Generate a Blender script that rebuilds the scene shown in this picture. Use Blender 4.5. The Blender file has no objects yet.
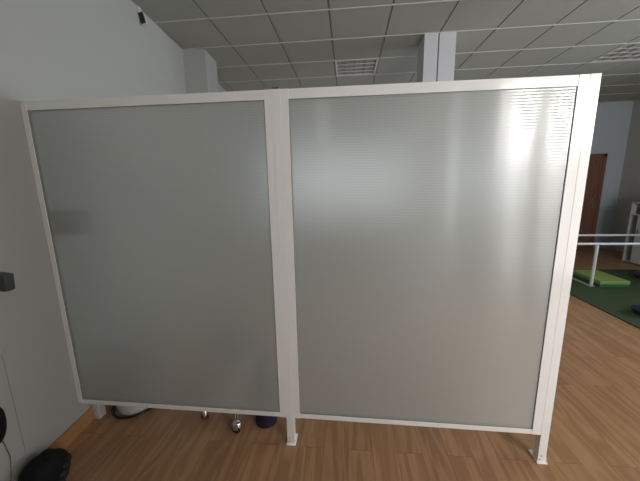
import bpy, bmesh, math, random
from mathutils import Vector, Matrix
random.seed(7)
D = bpy.data; SC = bpy.context.scene; COL = SC.collection
PI = math.pi
# ---------------------------------------------------------------- helpers
def mat(name, col, rough=.5, metal=0, noise=0, nscale=6, bump=0, bscale=200, spec=.5, **kw):
    m = D.materials.new(name); m.use_nodes = True
    nt = m.node_tree; b = nt.nodes['Principled BSDF']
    b.inputs['Base Color'].default_value = (*col, 1)
    b.inputs['Roughness'].default_value = rough
    b.inputs['Metallic'].default_value = metal
    b.inputs['Specular IOR Level'].default_value = spec
    for k, v in kw.items(): b.inputs[k.replace('_', ' ')].default_value = v
    geo = nt.nodes.new('ShaderNodeTexCoord')
    if noise:
        n = nt.nodes.new('ShaderNodeTexNoise'); n.inputs['Scale'].default_value = nscale
        n.inputs['Detail'].default_value = 4
        nt.links.new(geo.outputs['Object'], n.inputs['Vector'])
        r = nt.nodes.new('ShaderNodeMapRange'); r.inputs['To Min'].default_value = 1-noise; r.inputs['To Max'].default_value = 1+noise
        nt.links.new(n.outputs['Fac'], r.inputs['Value'])
        x = nt.nodes.new('ShaderNodeVectorMath'); x.operation = 'SCALE'; x.inputs[0].default_value = col
        nt.links.new(r.outputs[0], x.inputs['Scale']); nt.links.new(x.outputs[0], b.inputs['Base Color'])
    if bump:
        n = nt.nodes.new('ShaderNodeTexNoise'); n.inputs['Scale'].default_value = bscale
        nt.links.new(geo.outputs['Object'], n.inputs['Vector'])
        p = nt.nodes.new('ShaderNodeBump'); p.inputs['Strength'].default_value = bump; p.inputs['Distance'].default_value = .002
        nt.links.new(n.outputs['Fac'], p.inputs['Height']); nt.links.new(p.outputs[0], b.inputs['Normal'])
    return m

class MB:
    def __init__(s): s.bm = bmesh.new()
    def box(s, x0, x1, y0, y1, z0, z1, bev=0, rot=None):
        b = bmesh.new(); bmesh.ops.create_cube(b, size=1)
        for v in b.verts: v.co = Vector(((x0+x1)/2+v.co.x*(x1-x0), (y0+y1)/2+v.co.y*(y1-y0), (z0+z1)/2+v.co.z*(z1-z0)))
        if bev: bmesh.ops.bevel(b, geom=b.edges[:], offset=bev, segments=2, affect='EDGES', profile=.6)
        if rot is not None: bmesh.ops.transform(b, matrix=rot, verts=b.verts[:])
        return s._add(b)
    def _add(s, b):
        me = D.meshes.new('t'); b.to_mesh(me); b.free(); s.bm.from_mesh(me); D.meshes.remove(me); return s
    def prism(s, pts, z0, z1):
        lo = [s.bm.verts.new((x, y, z0)) for x, y in pts]; hi = [s.bm.verts.new((x, y, z1)) for x, y in pts]
        n = len(pts); s.bm.faces.new(lo[::-1]); s.bm.faces.new(hi)
        for i in range(n): s.bm.faces.new((lo[i], lo[(i+1) % n], hi[(i+1) % n], hi[i]))
        return s
    def lathe(s, prof, c=(0, 0, 0), n=32, M=None):
        vs = []
        b = bmesh.new()
        for r, z in prof:
            vs.append([b.verts.new((c[0]+r*math.cos(2*PI*i/n), c[1]+r*math.sin(2*PI*i/n), c[2]+z)) for i in range(n)])
        for a, d in zip(vs, vs[1:]):
            for i in range(n): b.faces.new((a[i], a[(i+1) % n], d[(i+1) % n], d[i]))
        b.faces.new(vs[0][::-1]); b.faces.new(vs[-1])
        bmesh.ops.remove_doubles(b, verts=b.verts[:], dist=1e-5)
        if M is not None: bmesh.ops.transform(b, matrix=M, verts=b.verts[:])
        return s._add(b)
    def tube(s, pts, r, n=10, closed=False):
        pts = [Vector(p) for p in pts]; b = bmesh.new(); rings = []
        N = len(pts); up = Vector((0, 0, 1))
        for i, p in enumerate(pts):
            if closed: t = pts[(i+1) % N]-pts[i-1]
            else: t = pts[min(i+1, N-1)]-pts[max(i-1, 0)]
            t.normalize(); a = t.cross(up)
            if a.length < .05: a = t.cross(Vector((1, 0, 0)))
            a.normalize(); c = t.cross(a)
            rr = r[i] if isinstance(r, (list, tuple)) else r
            rings.append([b.verts.new(p+a*rr*math.cos(2*PI*k/n)+c*rr*math.sin(2*PI*k/n)) for k in range(n)])
        for i in range(N if closed else N-1):
            A, B = rings[i], rings[(i+1) % N]
            for k in range(n): b.faces.new((A[k], A[(k+1) % n], B[(k+1) % n], B[k]))
        if not closed: b.faces.new(rings[0]); b.faces.new(rings[-1][::-1])
        return s._add(b)
    def build(s, name, m, parent=None, smooth=False, kind=None, loc=None):
        bmesh.ops.recalc_face_normals(s.bm, faces=s.bm.faces[:])
        me = D.meshes.new(name)
        if loc is not None: bmesh.ops.translate(s.bm, verts=s.bm.verts[:], vec=-Vector(loc))
        s.bm.to_mesh(me); s.bm.free(); me.materials.append(m)
        if smooth:
            for p in me.polygons: p.use_smooth = True
            try: me.set_sharp_from_angle(angle=math.radians(40))
            except Exception: pass
        o = D.objects.new(name, me); COL.objects.link(o)
        if loc is not None: o.location = loc
        if parent: o.parent = parent
        if kind: o['kind'] = kind
        return o
def tag(o, label, cat, group=None):
    o['label'] = label; o['category'] = cat
    if group: o['group'] = group
    return o
def thing(name, label, cat, loc=(0, 0, 0), rz=0, group=None):
    o = D.objects.new(name, None); COL.objects.link(o); o.location = loc; o.rotation_euler.z = rz
    return tag(o, label, cat, group)

# ---------------------------------------------------------------- materials
WALL = mat('wall_paint', (.445, .45, .43), .6, noise=.02, nscale=1.5, bump=.15, bscale=90)
WHITE = mat('white_lacquer', (.88, .88, .87), .12, spec=.6)
COLW = mat('column_paint', (.58, .60, .64), .5)
TILE = mat('ceiling_tile', (.415, .42, .385), .85, noise=.03, nscale=60, bump=.3, bscale=300)
TBAR = mat('grid_metal', (.62, .62, .60), .5)
DARK = mat('dark_plastic', (.018, .02, .022), .4)
GREYM = mat('dark_grey_metal', (.06, .065, .07), .38)
BLACK = mat('black_fabric', (.006, .0065, .007), .8, spec=.25, bump=.5, bscale=120)
RUBBER = mat('black_rubber', (.007, .007, .008), .65)
CHROME = mat('chrome', (.85, .85, .87), .08, 1)
PURPLE = mat('purple_foam', (.014, .007, .030), .7, bump=.5, bscale=150)
BINW = mat('white_plastic', (.62, .61, .60), .35)
TURF = mat('green_turf', (.026, .050, .010), .95, noise=.25, nscale=50, bump=1, bscale=400)
LIME = mat('lime_vinyl', (.22, .30, .075), .5)
DGREEN = mat('dark_green_vinyl', (.02, .13, .05), .5)
RAILW = mat('white_rail_paint', (.62, .66, .70), .3)
BASEB = None
DOORW = None
CAB = mat('cabinet_white', (.50, .51, .48), .4)
CABIN = mat('brown_box_card', (.16, .07, .045), .6)
NAVY = mat('navy_vinyl', (.012, .013, .035), .5)
ALU = mat('louvre_aluminium', (.52, .50, .49), .35, .3)
TUBE = mat('fluorescent_tube_glass', (.85, .84, .82), .3)
SLATE = mat('slate_blue_plastic', (.018, .028, .05), .5)
SEATV = mat('dark_violet_vinyl', (.045, .03, .07), .5)

def wood(name, c0, c1, rough, along, pw=.15, pl=1.15, grain=1.0, planks=True, spec=.5):
    m = D.materials.new(name); m.use_nodes = True; nt = m.node_tree; L = nt.links.new; N = nt.nodes.new
    b = nt.nodes['Principled BSDF']; tc = N('ShaderNodeTexCoord')
    mp = N('ShaderNodeMapping'); L(tc.outputs['Object'], mp.inputs['Vector'])
    if along == 'y': mp.inputs['Rotation'].default_value = (0, 0, PI/2)
    if along == 'z': mp.inputs['Rotation'].default_value = (0, PI/2, 0)
    br = N('ShaderNodeTexBrick'); br.offset = .37; br.offset_frequency = 2
    br.inputs['Color1'].default_value = (0, 0, 0, 1); br.inputs['Color2'].default_value = (1, 1, 1, 1); br.inputs['Mortar'].default_value = (.5, .5, .5, 1)
    br.inputs['Scale'].default_value = 1; br.inputs['Mortar Size'].default_value = .0014; br.inputs['Mortar Smooth'].default_value = .2
    br.inputs['Brick Width'].default_value = pl; br.inputs['Row Height'].default_value = pw
    L(mp.outputs[0], br.inputs['Vector'])
    # grain: stretched noise distorted per plank
    sc = N('ShaderNodeMapping'); L(mp.outputs[0], sc.inputs['Vector']); sc.inputs['Scale'].default_value = (.8, 7, 7)
    off = N('ShaderNodeVectorMath'); off.operation = 'ADD'; L(sc.outputs[0], off.inputs[0])
    mul = N('ShaderNodeVectorMath'); mul.operation = 'SCALE'; mul.inputs['Scale'].default_value = 37; L(br.outputs['Color'], mul.inputs[0]); L(mul.outputs[0], off.inputs[1])
    n1 = N('ShaderNodeTexNoise'); n1.inputs['Scale'].default_value = 1; n1.inputs['Detail'].default_value = 5; n1.inputs['Distortion'].default_value = .6; L(off.outputs[0], n1.inputs['Vector'])
    w = N('ShaderNodeMath'); w.operation = 'MULTIPLY'; w.inputs[1].default_value = 32; L(n1.outputs['Fac'], w.inputs[0])
    f = N('ShaderNodeMath'); f.operation = 'SINE'; L(w.outputs[0], f.inputs[0])
    rng = N('ShaderNodeMapRange'); rng.inputs['From Min'].default_value = -1; rng.inputs['From Max'].default_value = 1
    rng.inputs['To Min'].default_value = .5-.22*grain; rng.inputs['To Max'].default_value = .5+.22*grain; L(f.outputs[0], rng.inputs['Value'])
    mx = N('ShaderNodeMix'); mx.data_type = 'RGBA'; mx.inputs[6].default_value = (*c0, 1); mx.inputs[7].default_value = (*c1, 1); L(rng.outputs[0], mx.inputs[0])
    last = mx.outputs[2]
    if planks:
        pv = N('ShaderNodeMapRange'); pv.inputs['To Min'].default_value = .92; pv.inputs['To Max'].default_value = 1.08; L(br.outputs['Color'], pv.inputs['Value'])
        s = N('ShaderNodeVectorMath'); s.operation = 'SCALE'; L(last, s.inputs[0]); L(pv.outputs[0], s.inputs['Scale'])
        mm = N('ShaderNodeMix'); mm.data_type = 'RGBA'; L(br.outputs['Fac'], mm.inputs[0]); L(s.outputs[0], mm.inputs[6])
        mm.inputs[7].default_value = (c0[0]*.85, c0[1]*.85, c0[2]*.85, 1); last = mm.outputs[2]
    L(last, b.inputs['Base Color']); b.inputs['Roughness'].default_value = rough; b.inputs['Specular IOR Level'].default_value = spec
    return m
FLOOR = wood('oak_laminate', (.255, .125, .054), (.48, .275, .145), .30, 'y')
BASEB = wood('oak_baseboard', (.34, .17, .07), (.46, .25, .11), .4, 'y', planks=False, grain=.6)
DOORW = wood('door_wood', (.17, .08, .052), (.24, .12, .08), .4, 'z', planks=False)

def panel_material():
    m = D.materials.new('fluted_polycarbonate'); m.use_nodes = True; nt = m.node_tree; L = nt.links.new; N = nt.nodes.new
    nt.nodes.remove(nt.nodes['Principled BSDF'])
    tc = N('ShaderNodeTexCoord'); sx = N('ShaderNodeSeparateXYZ'); L(tc.outputs['Object'], sx.inputs[0])
    k = N('ShaderNodeMath'); k.operation = 'MULTIPLY'; k.inputs[1].default_value = 2*PI/.0135; L(sx.outputs['Z'], k.inputs[0])
    s1 = N('ShaderNodeMath'); s1.operation = 'SINE'; L(k.outputs[0], s1.inputs[0])
    a1 = N('ShaderNodeMath'); a1.operation = 'MULTIPLY_ADD'; a1.inputs[1].default_value = .5; a1.inputs[2].default_value = .5; L(s1.outputs[0], a1.inputs[0])
    s2 = N('ShaderNodeMath'); s2.operation = 'POWER'; s2.inputs[1].default_value = 5; L(a1.outputs[0], s2.inputs[0])
    s = N('ShaderNodeMath'); s.operation = 'MULTIPLY_ADD'; s.inputs[1].default_value = 3.0; L(s2.outputs[0], s.inputs[0]); L(s1.outputs[0], s.inputs[2])
    bp = N('ShaderNodeBump'); bp.inputs['Strength'].default_value = 1; bp.inputs['Distance'].default_value = .00009; L(s.outputs[0], bp.inputs['Height'])
    df = N('ShaderNodeBsdfDiffuse'); df.inputs['Color'].default_value = (.88, .93, .90, 1)
    tr = N('ShaderNodeBsdfTranslucent'); tr.inputs['Color'].default_value = (.90, .92, .90, 1)
    rf = N('ShaderNodeBsdfRefraction'); rf.inputs['Color'].default_value = (.975, .975, .95, 1); rf.inputs['Roughness'].default_value = .5; rf.inputs['IOR'].default_value = 1.4
    gl = N('ShaderNodeBsdfGlossy'); gl.inputs['Roughness'].default_value = .09; L(bp.outputs[0], gl.inputs['Normal'])
    m1 = N('ShaderNodeMixShader'); m1.inputs[0].default_value = .8; L(tr.outputs[0], m1.inputs[1]); L(rf.outputs[0], m1.inputs[2])
    m2 = N('ShaderNodeMixShader'); m2.inputs[0].default_value = .68; L(df.outputs[0], m2.inputs[1]); L(m1.outputs[0], m2.inputs[2])
    fr = N('ShaderNodeFresnel'); fr.inputs['IOR'].default_value = 1.78
    m3 = N('ShaderNodeMixShader'); rb = N('ShaderNodeMapRange'); rb.inputs['To Min'].default_value = 1.15; rb.inputs['To Max'].default_value = .45; L(a1.outputs[0], rb.inputs['Value'])
    fm = N('ShaderNodeMath'); fm.operation = 'MULTIPLY'; L(fr.outputs[0], fm.inputs[0]); L(rb.outputs[0], fm.inputs[1]); L(fm.outputs[0], m3.inputs[0]); L(m2.outputs[0], m3.inputs[1]); L(gl.outputs[0], m3.inputs[2])
    L(m3.outputs[0], nt.nodes['Material Output'].inputs['Surface'])
    return m
PANEL = panel_material()
GASK = mat('grey_gasket', (.22, .225, .22), .6)

# ---------------------------------------------------------------- dimensions
C = 3.261
XR, YB, YF = 6.17, 7.46, -1.5
def wx(y, off=0): return -1.8177-.0785*(y-1.583)+off     # plane of the skewed left wall

# floor
MB().box(-3, XR+.2, YF-.2, YB+.2, -.1, 0).build('floor', FLOOR, kind='structure')
# left wall, with a slightly proud pilaster strip near the camera and the pillar beyond the divider
w = MB(); w.prism([(wx(YF-.2), YF-.2), (wx(YB+.2), YB+.2), (-3, YB+.2), (-3, YF-.2)], 0, C+.15)
w.build('wall_left', WALL, kind='structure')
MB().prism([(wx(3.79)-.05, 3.79), (-1.721, 3.815), (-1.756, 4.22), (wx(4.2)-.05, 4.2)], 0, C-.001).build('wall_pillar', WALL, kind='structure')
# baseboard left
MB().prism([(wx(1.255), 1.255), (wx(1.255, .016), 1.255), (wx(3.785, .016), 3.785), (wx(3.785), 3.785)], 0, .098).build('baseboard_left', BASEB, kind='structure')
# back wall with door and the opening of an added, unseen window
bx0, bx1, bz0, bz1 = -1.95, 3.6, .9, 2.5
w = MB().box(wx(YB)-.3, bx0, YB, YB+.2, 0, C+.15).box(bx1, XR+.2, YB, YB+.2, 0, C+.15).box(bx0, bx1, YB, YB+.2, 0, bz0).box(bx0, bx1, YB, YB+.2, bz1, C+.15)
w.build('wall_back', mat('wall_back_bluelit', (.50, .57, .63), .6), kind='structure')  # bluish window light is mixed into this wall's colour
# right wall with a window opening Y 1.6..5.2
wy0, wy1, wz0, wz1 = 1.2, 4.6, .95, 2.85
w = MB()
w.box(XR, XR+.2, YF-.2, wy0, 0, C+.15); w.box(XR, XR+.2, wy1, YB, 0, C+.15)
w.box(XR, XR+.2, wy0, wy1, 0, wz0); w.box(XR, XR+.2, wy0, wy1, wz1, C+.15)
w.build('wall_right', WALL, kind='structure')
# front wall (behind the camera) with three windows
WIN = [(-.62, -.3, 2.35, 2.95), (1.34, 1.60, .7, 2.95), (2.03, 3.75, .15, 3.0)]
w = MB(); xs = -3
for x0, x1, z0, z1 in WIN:
    w.box(xs, x0, YF-.2, YF, 0, C+.15)
    w.box(x0, x1, YF-.2, YF, 0, z0); w.box(x0, x1, YF-.2, YF, z1, C+.15); xs = x1
w.box(xs, XR, YF-.2, YF, 0, C+.15)
w.build('wall_front', WALL, kind='structure')

# ceiling: backing slab plus tiles lowered on a grid, gaps show the recessed bars
GX, GY, T = -1.3755, 2.5893, .6
LIGHTS = {(2, 3): 1, (8, 3): 2, (9, 3): 2}
b = MB(); b.box(-3, XR+.2, YF-.2, YB+.2, C+.012, C+.1)
i0 = math.floor((-2.4-GX)/T); i1 = math.ceil((XR-GX)/T)
j0 = math.floor((YF-GY)/T); j1 = math.ceil((YB-GY)/T)
g = .009
for i in range(i0, i1):
    for j in range(j0, j1):
        if (i, j) in LIGHTS: continue
        x0, x1 = GX+i*T+g, GX+(i+1)*T-g; y0, y1 = GY+j*T+g, GY+(j+1)*T-g
        y0 = max(y0, YF); y1 = min(y1, YB); x1 = min(x1, XR)
        # clip to the skewed left wall
        if x1 <= wx(y0): continue
        a0, a1 = max(x0, wx(y0)), max(x0, wx(y1))
        b.prism([(a0, y0), (x1, y0), (x1, y1), (a1, y1)], C, C+.013)
b.build('ceiling', TILE, kind='structure')

gb = MB()
for j in range(j0+1, j1):
    y = GY+j*T
    if y <= YF: continue
    for a, bb in ((wx(y), 9e9),):
        segs = [(wx(y)+.001, XR-.001)]
        for (li, lj) in sorted(LIGHTS):
            if lj in (j, j-1) and 0: pass
        if 3.8 < y < 4.2: segs = [(-1.75, XR-.001)]
        for x0, x1 in segs: gb.box(x0, x1, y-.007, y+.007, C-.0055, C+.0125)
gb.build('ceiling_grid', TBAR, kind='structure')

# boxed column standing behind the divider
c = MB()
c.box(.862, 1.012, 3.793, 4.12, 0, C-.001, .004); c.box(1.026, 1.208, 3.793, 4.12, 0, C-.001, .004); c.box(1.0, 1.04, 3.82, 4.1, 0, C-.001)
c.build('column', COLW, kind='structure')

# brown door in the back wall
d = MB().box(4.98, 5.70, YB-.045, YB-.005, .01, 2.10, .004); door = d.build('door_1', DOORW, kind='structure')
f = MB().box(4.90, 4.98, YB-.06, YB, 0, 2.17, .005).box(5.70, 5.77, YB-.06, YB, 0, 2.17, .005).box(4.90, 5.77, YB-.06, YB, 2.10, 2.17, .005); f.build('door_frame', DOORW, door)
for z0, z1 in ((.2, .9), (1.05, 1.95)):
    pass
h = MB().box(5.585, 5.625, YB-.053, YB-.045, .97, 1.17, .003)
h.tube([(5.605, YB-.05, 1.08), (5.605, YB-.09, 1.08), (5.50, YB-.09, 1.08)], .009); h.build('door_handle', CHROME, door, True)

# windows: frames with glass, in the front and right walls
def window(n, x0, x1, z0, z1, m=2):
    f = MB(); t = .05
    for a, bb in ((x0, x0+t), (x1-t, x1)): f.box(a, bb, YF-.12, YF-.05, z0, z1)
    for a, bb in ((z0, z0+t), (z1-t, z1)): f.box(x0, x1, YF-.12, YF-.05, a, bb)
    for k in range(1, m): xm = x0+(x1-x0)*k/m; f.box(xm-.035, xm+.035, YF-.12, YF-.05, z0, z1)
    return f.build('window_%d' % n, WHITE, kind='structure')
for n, (x0, x1, z0, z1) in enumerate(WIN): window(n+1, x0, x1, z0, z1, 3 if n == 2 else 1)
f = MB(); t = .05
for a, bb in ((wy0, wy0+t), (wy1-t, wy1), (2.3, 2.37), (3.45, 3.52)): f.box(XR+.06, XR+.12, a, bb, wz0, wz1)
for a, bb in ((wz0, wz0+t), (wz1-t, wz1)): f.box(XR+.06, XR+.12, wy0, wy1, a, bb)
f.build('window_4', WHITE, kind='structure')
f = MB()
for a, bb in ((bx0, bx0+t), (bx1-t, bx1), (.77, .83)): f.box(a, bb, YB+.05, YB+.11, bz0, bz1)
for a, bb in ((bz0, bz0+t), (bz1-t, bz1)): f.box(bx0, bx1, YB+.05, YB+.11, a, bb)
f.build('window_5', WHITE, kind='structure')  # unseen window, added so the frosted panels are lit from behind

# sheer curtains in front of the big window
def cloth_mat():
    m = D.materials.new('sheer_voile'); m.use_nodes = True; nt = m.node_tree; nt.nodes.clear(); N = nt.nodes.new; L = nt.links.new
    o = N('ShaderNodeOutputMaterial'); d = N('ShaderNodeBsdfDiffuse'); d.inputs[0].default_value = (.8, .76, .76, 1)
    t = N('ShaderNodeBsdfTranslucent'); t.inputs[0].default_value = (.8, .76, .77, 1); x = N('ShaderNodeMixShader'); x.inputs[0].default_value = .55
    p = N('ShaderNodeBsdfTransparent'); y = N('ShaderNodeMixShader'); y.inputs[0].default_value = .38
    L(d.outputs[0], x.inputs[1]); L(t.outputs[0], x.inputs[2]); L(x.outputs[0], y.inputs[1]); L(p.outputs[0], y.inputs[2]); L(y.outputs[0], o.inputs[0]); return m
VOILE = cloth_mat()
def curtain(x0, x1, z0, z1, y, lab, folds, grp=None):
    b = bmesh.new(); n = folds*10; rows = []
    for zi in range(9):
        z = z0+(z1-z0)*zi/8; r = []
        for k in range(n+1):
            u = k/n; ph = u*folds*2*PI
            r.append(b.verts.new((x0+(x1-x0)*u+.01*math.sin(ph*1.7+zi*.2), y+.035*math.sin(ph+.3*math.sin(zi*.7))*(1.1-.4*zi/8), z)))
        rows.append(r)
    for A, B in zip(rows, rows[1:]):
        for k in range(n): b.faces.new((A[k], A[k+1], B[k+1], B[k]))
    mb = MB(); mb._add(b)
    return tag(mb.build('sheer_curtain', VOILE, smooth=True), lab, 'curtain', 'sheer curtains at the bright window')
curtain(2.04, 2.16, .2, 3.1, YF+.09, 'narrow sheer white curtain gathered beside the left jamb of the bright window', 4)
curtain(2.50, 2.66, .2, 3.1, YF+.09, 'sheer white curtain hanging in the middle of the bright window', 6)
curtain(3.42, 3.74, .2, 3.1, YF+.09, 'wide sheer white curtain hanging at the right side of the bright window', 8)
tag(MB().tube([(1.9, YF+.09, 3.12), (3.9, YF+.09, 3.12)], .014).box(1.95, 1.97, YF, YF+.09, 3.11, 3.13).box(3.8, 3.82, YF, YF+.09, 3.11, 3.13).build('curtain_rod', WHITE, smooth=True), 'long white curtain rod above the bright window', 'curtain rod')

# ---------------------------------------------------------------- white room divider
S = -.01144
ang = math.atan(S)
DV = thing('room_divider', 'large white framed room divider with two frosted fluted panels', 'room divider', (0, 1.583, 0), ang)
ca = 1/math.cos(ang)
XL, XRr, ZT, ZB = -1.8177*ca, 1.1455*ca, 2.0998, .1923
gL, mL, mR, gR, gT, gB = -1.782*ca, -.4248*ca, -.2978*ca, 1.0535*ca, 2.0511, .2236
p0, p1 = -.384*ca, -.339*ca       # middle post
q0 = (1.1455-.044)*ca             # right post
DEP = .045
def frame(x0, x1, gx0, gx1, lab):
    f = MB()
    for a, bb in ((x0, gx0), (gx1, x1)): f.box(a, bb, 0.0, DEP-.00, ZB, ZT, .001)
    f.box(gx0-.001, gx1+.001, 0.002, DEP-.002, gT, ZT, .0025); f.box(gx0-.001, gx1+.001, 0.002, DEP-.002, ZB, gB, .0025)
    fo = f.build('panel_frame', WHITE, DV)
    t = .0025; k = MB()
    for a, bb in ((gx0, gx0+t), (gx1-t, gx1)): k.box(a, bb, .004, .030, gB, gT)
    for a, bb in ((gB, gB+t), (gT-t, gT)): k.box(gx0+t, gx1-t, .004, .030, a, bb)
    k.build('gasket', GASK, fo)
    p = MB().box(gx0+.001, gx1-.001, .006, .016, gB+.001, gT-.001).build('frosted_panel', PANEL, fo)
    return fo
frame(XL+.002, p0-.0000, gL, mL, '')
frame(p1+.0000, q0-.0000, mR, gR, '')
for x0, x1, side in ((p0, p1, 0), (q0, XRr, 1)):
    p = MB().box(x0, x1, -.001, DEP+.001, .004, ZT+.001, .001).build('post', WHITE, DV)
    fp = MB().box(x0-.006, x1+.008, -.012, DEP+.035, 0, .005, .0015)
    fp.box(x1, x1+.005, .0, DEP, .004, .035, .001)
    fp.build('foot_plate', WHITE, p)
    bo = MB()
    for bx, bz in ((x0+.012, .022), (x0+.016, .045)):
        bo.lathe([(.0035, 0), (.0035, .002), (.0015, .003)], n=10, M=Matrix.Translation((bx, -.001, bz)) @ Matrix.Rotation(PI/2, 4, 'X'))
    bo.build('screw', GREYM, p)
for o in D.objects:                      # the divider sits a few millimetres out of level
    p = o.parent
    if o.type == 'MESH' and (p is DV or (p and p.parent is DV)):
        for v in o.data.vertices:
            k = min(1, max(0, (v.co.z-.06)/.06)); v.co.z -= k*.0052*(v.co.x+.36)
# small black wedge lying on the divider's top rail
tag(MB().prism([(-.381, 1.592), (-.346, 1.592), (-.350, 1.612), (-.378, 1.612)], 2.1018, 2.109).build('plastic_wedge', DARK), 'tiny black plastic wedge lying on top of the white divider', 'wedge')

# ---------------------------------------------------------------- ceiling lights
def ceiling_light(i, j, n, lab, grp):
    x0, x1 = GX+i*T+.006, GX+(i+n)*T-.006; y0, y1 = GY+j*T+.006, GY+(j+1)*T-.006
    r = thing('ceiling_light', lab, 'ceiling light', ((x0+x1)/2, (y0+y1)/2, C-.004), 0, grp)
    cx, cy = (x0+x1)/2, (y0+y1)/2; hx, hy = (x1-x0)/2, (y1-y0)/2
    f = MB(); e = .022
    f.box(-hx, -hx+e, -hy, hy, 0, .015); f.box(hx-e, hx, -hy, hy, 0, .015); f.box(-hx+e, hx-e, -hy, -hy+e, 0, .015); f.box(-hx+e, hx-e, hy-e, hy, 0, .015)
    f.build('frame', TBAR, r)
    l = MB()
    nx = 4*n
    for k in range(nx+1):
        x = -hx+e+(2*hx-2*e)*k/nx; l.box(x-.003, x+.003, -hy+e, hy-e, .004, .03)
    for k in range(5):
        y = -hy+e+(2*hy-2*e)*k/4-.012*(k == 4)
        l.box(-hx+e, hx-e, y, y+.012, .002, .034, .003)
    l.build('louvre', ALU, r)
    h = MB(); h.box(-hx+.003, hx-.003, -hy+.003, hy-.003, .008, .010)
    b2 = MB().box(-hx+e, hx-e, -hy+e, hy-e, .075, .08); b2.build('shaded_reflector', GREYM, r)  # dark colour puts the shade of the cavity into the metal
    h.bm.free()
    for k in range(4):
        y = -hy+e+(2*hy-2*e)*(k+.5)/4
        MB().tube([(-hx+.03, y, .055), (hx-.03, y, .055)], .013).build('lamp_tube', TUBE, r, True)
    return r

# open holes in the backing slab for the lights
ce = D.objects['ceiling']
bm = bmesh.new(); bm.from_mesh(ce.data)
bm.free()
ceiling_light(2, 3, 1, 'square louvred ceiling light with white tubes left of the column', 'recessed louvre ceiling lights')
ceiling_light(8, 3, 2, 'darker louvred ceiling light at the right edge of the picture', 'recessed louvre ceiling lights')

# small sensor box on the left wall near the ceiling
y = 2.9; s = thing('wall_sensor', 'small white box with black face high on the left wall', 'sensor', (wx(y), y, 3.16), math.atan(.0785))
tilt = Matrix.Rotation(math.radians(-12), 4, 'Y')
MB().box(-.004, .012, .0, .05, -.05, .13, .003).build('bracket', BINW, s)
MB().box(.012, .058, .012, .05, -.055, .045, .006, tilt).build('housing', BINW, s)
MB().box(.013, .057, -.004, .014, -.05, .038, .004, tilt).build('face', DARK, s)

# ---------------------------------------------------------------- things at the left edge
tag(MB().box(-1.84, -1.735, 1.285, 1.335, 1.105, 1.198, .012, Matrix.Translation((-1.7, 1.3, 1.16)) @ Matrix.Rotation(.1, 4, 'Y') @ Matrix.Translation((1.7, -1.3, -1.16))).build('wall_bracket', GREYM, smooth=True), 'dark grey flat bar end projecting at the left edge of the picture', 'bar')
hb = thing('hanging_bag', 'black rounded bag hanging on the wall at the left edge', 'bag', (-1.785, 1.045, .318))
def blob(cx, cy, cz, rx, ry, rz, seed=0, amp=.06, n=24):
    b = bmesh.new(); bmesh.ops.create_uvsphere(b, u_segments=n*2, v_segments=n, radius=1)
    rr = random.Random(seed); fs = [(rr.uniform(2, 6), rr.uniform(0, 6), rr.uniform(2, 5), rr.uniform(0, 6)) for _ in range(4)]
    for v in b.verts:
        th = math.atan2(v.co.y, v.co.x); s = 1+amp*sum(math.sin(round(a)*th+p)*math.sin(c*v.co.z+q) for a, p, c, q in fs)/2
        sx = lambda t: math.copysign(abs(t)**.8, t)
        v.co = Vector((cx+rx*sx(v.co.x)*s, cy+ry*sx(v.co.y)*s, cz+rz*sx(v.co.z)*s))
    m = MB(); m._add(b); return m
blob(.045, 0, .175, .040, .115, .125, 3, .03).build('body', BLACK, hb, True)
MB().tube([(.02, -.1, .30), (.006, -.08, .46), (.006, .0, .52), (.006, .08, .46), (.02, .1, .30)], .008).lathe([(.008, -.01), (.008, .04), (.016, .045)], (0, 0, 0), 10, Matrix.Translation((0, 0, .53)) @ Matrix.Rotation(PI/2, 4, 'Y')).build('strap', BLACK, hb, True)
tag(MB().tube([(wx(1.10, .006), 1.10, .5), (wx(1.155, .005), 1.155, .36), (wx(1.17, .005), 1.17, .24), (wx(1.155, .005), 1.155, .14), (wx(1.11, .006), 1.11, .02)], .003, 8).build('wall_cable', mat('grey_cable', (.22, .2, .18), .5), smooth=True), 'thin grey cable hanging down the wall at the left edge', 'cable')

tag(MB().tube([(wx(1.245, .003), 1.245, 1.35), (wx(1.245, .003), 1.245, .9), (wx(1.245, .003), 1.245, .15)], .003, 10).build('wall_conduit', mat('conduit_paint', (.44, .45, .43), .5), smooth=True), 'thin pale vertical conduit on the wall at the left edge', 'conduit')
# black bag on the floor in the lower left corner
fb = thing('floor_bag', 'black soft bag with lumpy side on the floor below the white wall', 'bag', (-1.648, 1.205, 0))
blob(-.004, 0.01, .098, .088, .105, .102, 5, .03).build('body', BLACK, fb, True)
kn = MB()
for a, z in ((.55, .105), (.28, .075), (0., .05), (.85, .12), (-.3, .04)):
    kn._add(blob(.074*math.cos(a)+.004, .10*math.sin(a), z, .022, .028, .024, int(a*10)+9, .05, 8).bm)
kn.build('trim_band', RUBBER, fb, True)
MB().lathe([(.007, 0), (.007, .004), (.004, .006)], (.0, -.04, .150), 12).build('button', mat('grey_blue_plastic', (.05, .065, .08), .3), fb, True)

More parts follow.
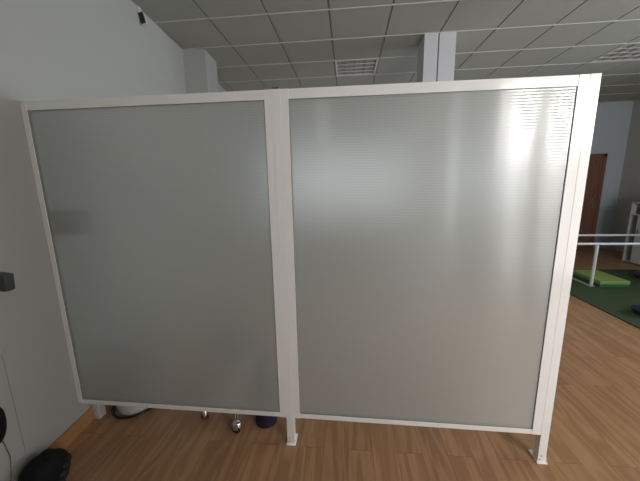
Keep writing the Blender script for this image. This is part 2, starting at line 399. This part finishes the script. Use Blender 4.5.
# ---------------------------------------------------------------- things behind the divider
tag(MB().box(-1.812, -1.766, 1.69, 1.75, 0, .22, .006).build('foam_block', BINW), 'narrow white block standing on the floor beside the baseboard', 'block')
wb = thing('waste_bin', 'white round bin with dark rim behind the frosted left panel', 'bin', (-1.60, 1.875, 0))
MB().lathe([(.135, 0), (.145, .01), (.165, .34), (.168, .36), (.155, .36), (.14, .03)], n=40).build('body', BINW, wb, True)
MB().lathe([(.166, .355), (.172, .36), (.172, .40), (.12, .44), (.02, .45)], n=40).build('lid', SEATV, wb, True)
pts = []
for k in range(25):
    a = math.radians(-195+k*8.2); pts.append((-1.60+.165*math.cos(a), 1.875+.178*math.sin(a), .011+.0005*k))
tag(MB().tube(pts, .0095, 10).build('cable_hose', mat('black_glossy_cable', (.015, .016, .018), .25), smooth=True), 'black glossy cable curled on the floor around the white bin', 'cable')

# wheeled stool: chrome five-star base, dark seat
st = thing('wheeled_stool', 'wheeled stool with chrome base behind the frosted left panel', 'stool', (-.808, 1.896, 0), 0)
MB().lathe([(.03, .07), (.035, .09), (.028, .12), (.026, .45), (.03, .47)], n=24).build('column', CHROME, st, True)
MB().lathe([(.10, .47), (.17, .475), (.175, .50), (.17, .53), (.12, .545), (.02, .55)], n=40).build('seat', SEATV, st, True)
for k in range(5):
    a = math.radians(-74.7+72*k)
    dx, dy = math.cos(a), math.sin(a); R = .245
    leg = MB().tube([(0, 0, .12), (dx*R*.5, dy*R*.5, .105), (dx*R, dy*R, .09)], [.018, .015, .012], 12).build('base_leg', CHROME, st, True)
    M = Matrix.Translation((dx*R, dy*R, 0)) @ Matrix.Rotation(a+1.2, 4, 'Z')
    c = MB()
    for sgn in (-1, 1):
        c.lathe([(.004, -.009), (.026, -.0085), (.030, -.004), (.030, .004), (.026, .0085), (.004, .009)], n=22, M=M @ Matrix.Translation((0, sgn*.013, .030)) @ Matrix.Rotation(PI/2, 4, 'X'))
    c.build('caster', RUBBER, leg, True)
    hd = MB().lathe([(.033, -.012), (.033, .008), (.029, .024), (.018, .036), (.001, .040)], n=20, M=M @ Matrix.Translation((0, 0, .040)) @ Matrix.Diagonal((1, .8, 1, 1)))
    hd.lathe([(.006, .0), (.006, .02)], n=10, M=M @ Matrix.Translation((0, 0, .05))); hd.build('caster_hood', CHROME, leg, True)

fr = thing('foam_roller', 'dark purple foam roller standing upright behind the divider beside its middle post', 'foam roller', (-.568, 1.762, 0))
MB().lathe([(.025, .004), (.066, .0), (.073, .006), (.073, .46), (.068, .468), (.025, .464)], n=40).build('body', PURPLE, fr, True)
MB().lathe([(.020, .46), (.026, .4655), (.026, .4705), (.020, .471)], n=24).build('core', DARK, fr, True)

# dark box fixed to the left wall behind the panel
dw = thing('wall_shelf', 'dark slate blue box on the wall blurred behind the frosted left panel', 'wall box', (wx(1.72), 1.72, 1.425), math.atan(.0785))
MB().box(0, .185, -.105, .02, -.075, .07, .012).build('body', SLATE, dw)
MB().box(.185, .20, -.085, .02, -.055, .05, .008).build('front_lip', GREYM, dw)

# ---------------------------------------------------------------- exercise corner at the right
tag(MB().box(3.175, 5.42, 2.2, 5.62, 0, .012, .004).build('turf_mat', TURF), 'dark green turf mat spread over the wooden floor', 'mat')
Z0 = .012
pd = thing('exercise_pad', 'lime green padded block with dark green lower half on the turf', 'exercise pad', (3.99, 4.93, Z0))
MB().box(-.21, .21, -.30, .32, .045, .10, .012).build('top_layer', LIME, pd)
MB().box(-.207, .207, -.297, .317, 0, .047, .008).build('bottom_layer', DGREEN, pd)

pb = thing('parallel_bars', 'white tubular parallel bars standing on the green turf', 'parallel bars', (3.715, 4.70, Z0))
for y, x in ((0, 0), (.75, -.03)):
    MB().tube([(x-1.1, y, .655), (x+1.5, y, .655)], .019, 16).build('rail', RAILW, pb, True)
    for px in (x, x+1.42):
        MB().tube([(px, y, .004), (px, y, .64)], .021, 16).build('post', RAILW, pb, True)
for x in (0, 1.42):
    MB().box(x-.035-.02, x+.02, -.05, .82, 0, .006, .002).lathe([(.04, 0), (.04, .01), (.025, .014)], (x, 0, 0), 20).lathe([(.04, 0), (.04, .01), (.025, .014)], (x-.03, .75, 0), 20).build('base_bar', mat('grey_brown_steel', (.35, .33, .31), .5), pb)

for (x, y, lab) in ((4.86, 5.08, 'dark navy rounded cushion on the turf beyond the lime pad at picture edge'), (3.61, 3.66, 'dark navy rounded cushion on the turf nearest the camera at picture edge')):
    o = blob(0, 0, .055, .19, .13, .055, 2, .03).build('cushion', NAVY, smooth=True); o.location = (x, y, Z0+.006)
    tag(o, lab, 'cushion', 'dark cushions on the turf')

cb = thing('storage_cabinet', 'white storage cabinet with open top shelf against the far right wall', 'cabinet', (5.45, 4.9, 0))
X0 = .0
b = MB(); t = .02; L_ = 1.37; Dp = .5
b.box(0, Dp, 0, t, 0, 1.17); b.box(0, Dp, L_-t, L_, 0, 1.17); b.box(0, Dp, t, L_-t, 1.15, 1.17); b.box(0, Dp, t, L_-t, .93, .95)
b.box(0, Dp, t, L_-t, .02, .04); b.box(Dp-t, Dp, t, L_-t, .04, 1.15); b.box(0.01, Dp-t, 1.18, 1.20, .04, .93)
b.build('body', CAB, cb)
for a, bb in ((t+.002, .60), (.604, 1.18)):
    dd = MB().box(-.018, -.001, a, bb, .03, .93, .003).build('cabinet_door', CAB, cb)
    MB().tube([(-.03, bb-.05, .55), (-.03, bb-.05, .68)], .005).build('handle', GREYM, dd)
tag(MB().box(5.50, 5.85, 5.10, 6.15, .951, 1.10, .006).build('storage_box', CABIN), 'brown box inside the open top shelf of the white cabinet', 'box')
tag(MB().box(5.50, 5.86, 5.10, 5.92, 1.171, 1.42, .02).build('appliance', CAB), 'pale box standing on top of the white cabinet', 'box')

# ---------------------------------------------------------------- daylight, plus an added backlight
def area(name, loc, rot, sx, sy, power, col):
    l = D.lights.new(name, 'AREA'); l.shape = 'RECTANGLE'; l.size = sx; l.size_y = sy; l.energy = power; l.color = col
    o = D.objects.new(name, l); COL.objects.link(o); o.location = loc; o.rotation_euler = rot; return o
DAY = (1.0, .985, .96)
x0, x1, z0, z1 = WIN[2]
area('sky_front', ((x0+x1)/2, YF-.25, 2.55), (PI/2, 0, 0), x1-x0, .95, 175, DAY)
area('street_front', ((x0+x1)/2, YF-.25, 1.1), (PI/2, 0, 0), x1-x0, 1.9, 42, (1, .96, .92))
x0, x1, z0, z1 = WIN[1]
area('daylight_narrow', ((x0+x1)/2, YF-.25, (z0+z1)/2), (PI/2, 0, 0), x1-x0, z1-z0, 3.5, DAY)
x0, x1, z0, z1 = WIN[0]
area('daylight_small', ((x0+x1)/2, YF-.25, (z0+z1)/2), (PI/2, 0, 0), x1-x0, z1-z0, 1.2, DAY)
area('daylight_right', (XR+.25, (wy0+wy1)/2, (wz0+wz1)/2), (0, PI/2, 0), wz1-wz0, wy1-wy0, 68, (.84, .93, 1.0)).data.spread = math.radians(105)
area('added_backlight', ((bx0+bx1)/2, YB+.25, (bz0+bz1)/2), (-PI/2, 0, 0), bx1-bx0, bz1-bz0, 9, (.97, .98, 1)).data.spread = math.radians(125)  # added lamp in the unseen back window, brightens the panels from behind
W = D.worlds.new('World'); SC.world = W; W.use_nodes = True
W.node_tree.nodes['Background'].inputs[0].default_value = (.75, .87, 1, 1); W.node_tree.nodes['Background'].inputs[1].default_value = .6

# ---------------------------------------------------------------- camera
r2 = Vector((0.9956348, 0.09134659, -0.01916123)); u2 = Vector((0.00167797, 0.18774461, 0.98221645)); fw = Vector((-0.09331954, 0.97796102, -0.18677179))
cd = D.cameras.new('camera'); cam = D.objects.new('camera', cd); COL.objects.link(cam)
M = Matrix((r2, u2, -fw)).transposed().to_4x4(); M.translation = Vector((0, 0, 1.6237)); cam.matrix_world = M
cd.sensor_width = 36; cd.lens = 296.424*36/640; cd.clip_start = .02
SC.camera = cam
SC.view_settings.view_transform = 'Standard'; SC.view_settings.look = 'None'; SC.view_settings.gamma = 1; SC.view_settings.use_curve_mapping = False
SC.view_settings.exposure = 0
SC.cycles.max_bounces = 10; SC.cycles.diffuse_bounces = 6; SC.cycles.transmission_bounces = 8; SC.cycles.glossy_bounces = 4; SC.cycles.sample_clamp_indirect = 4
SC.cycles.caustics_reflective = False; SC.cycles.caustics_refractive = False
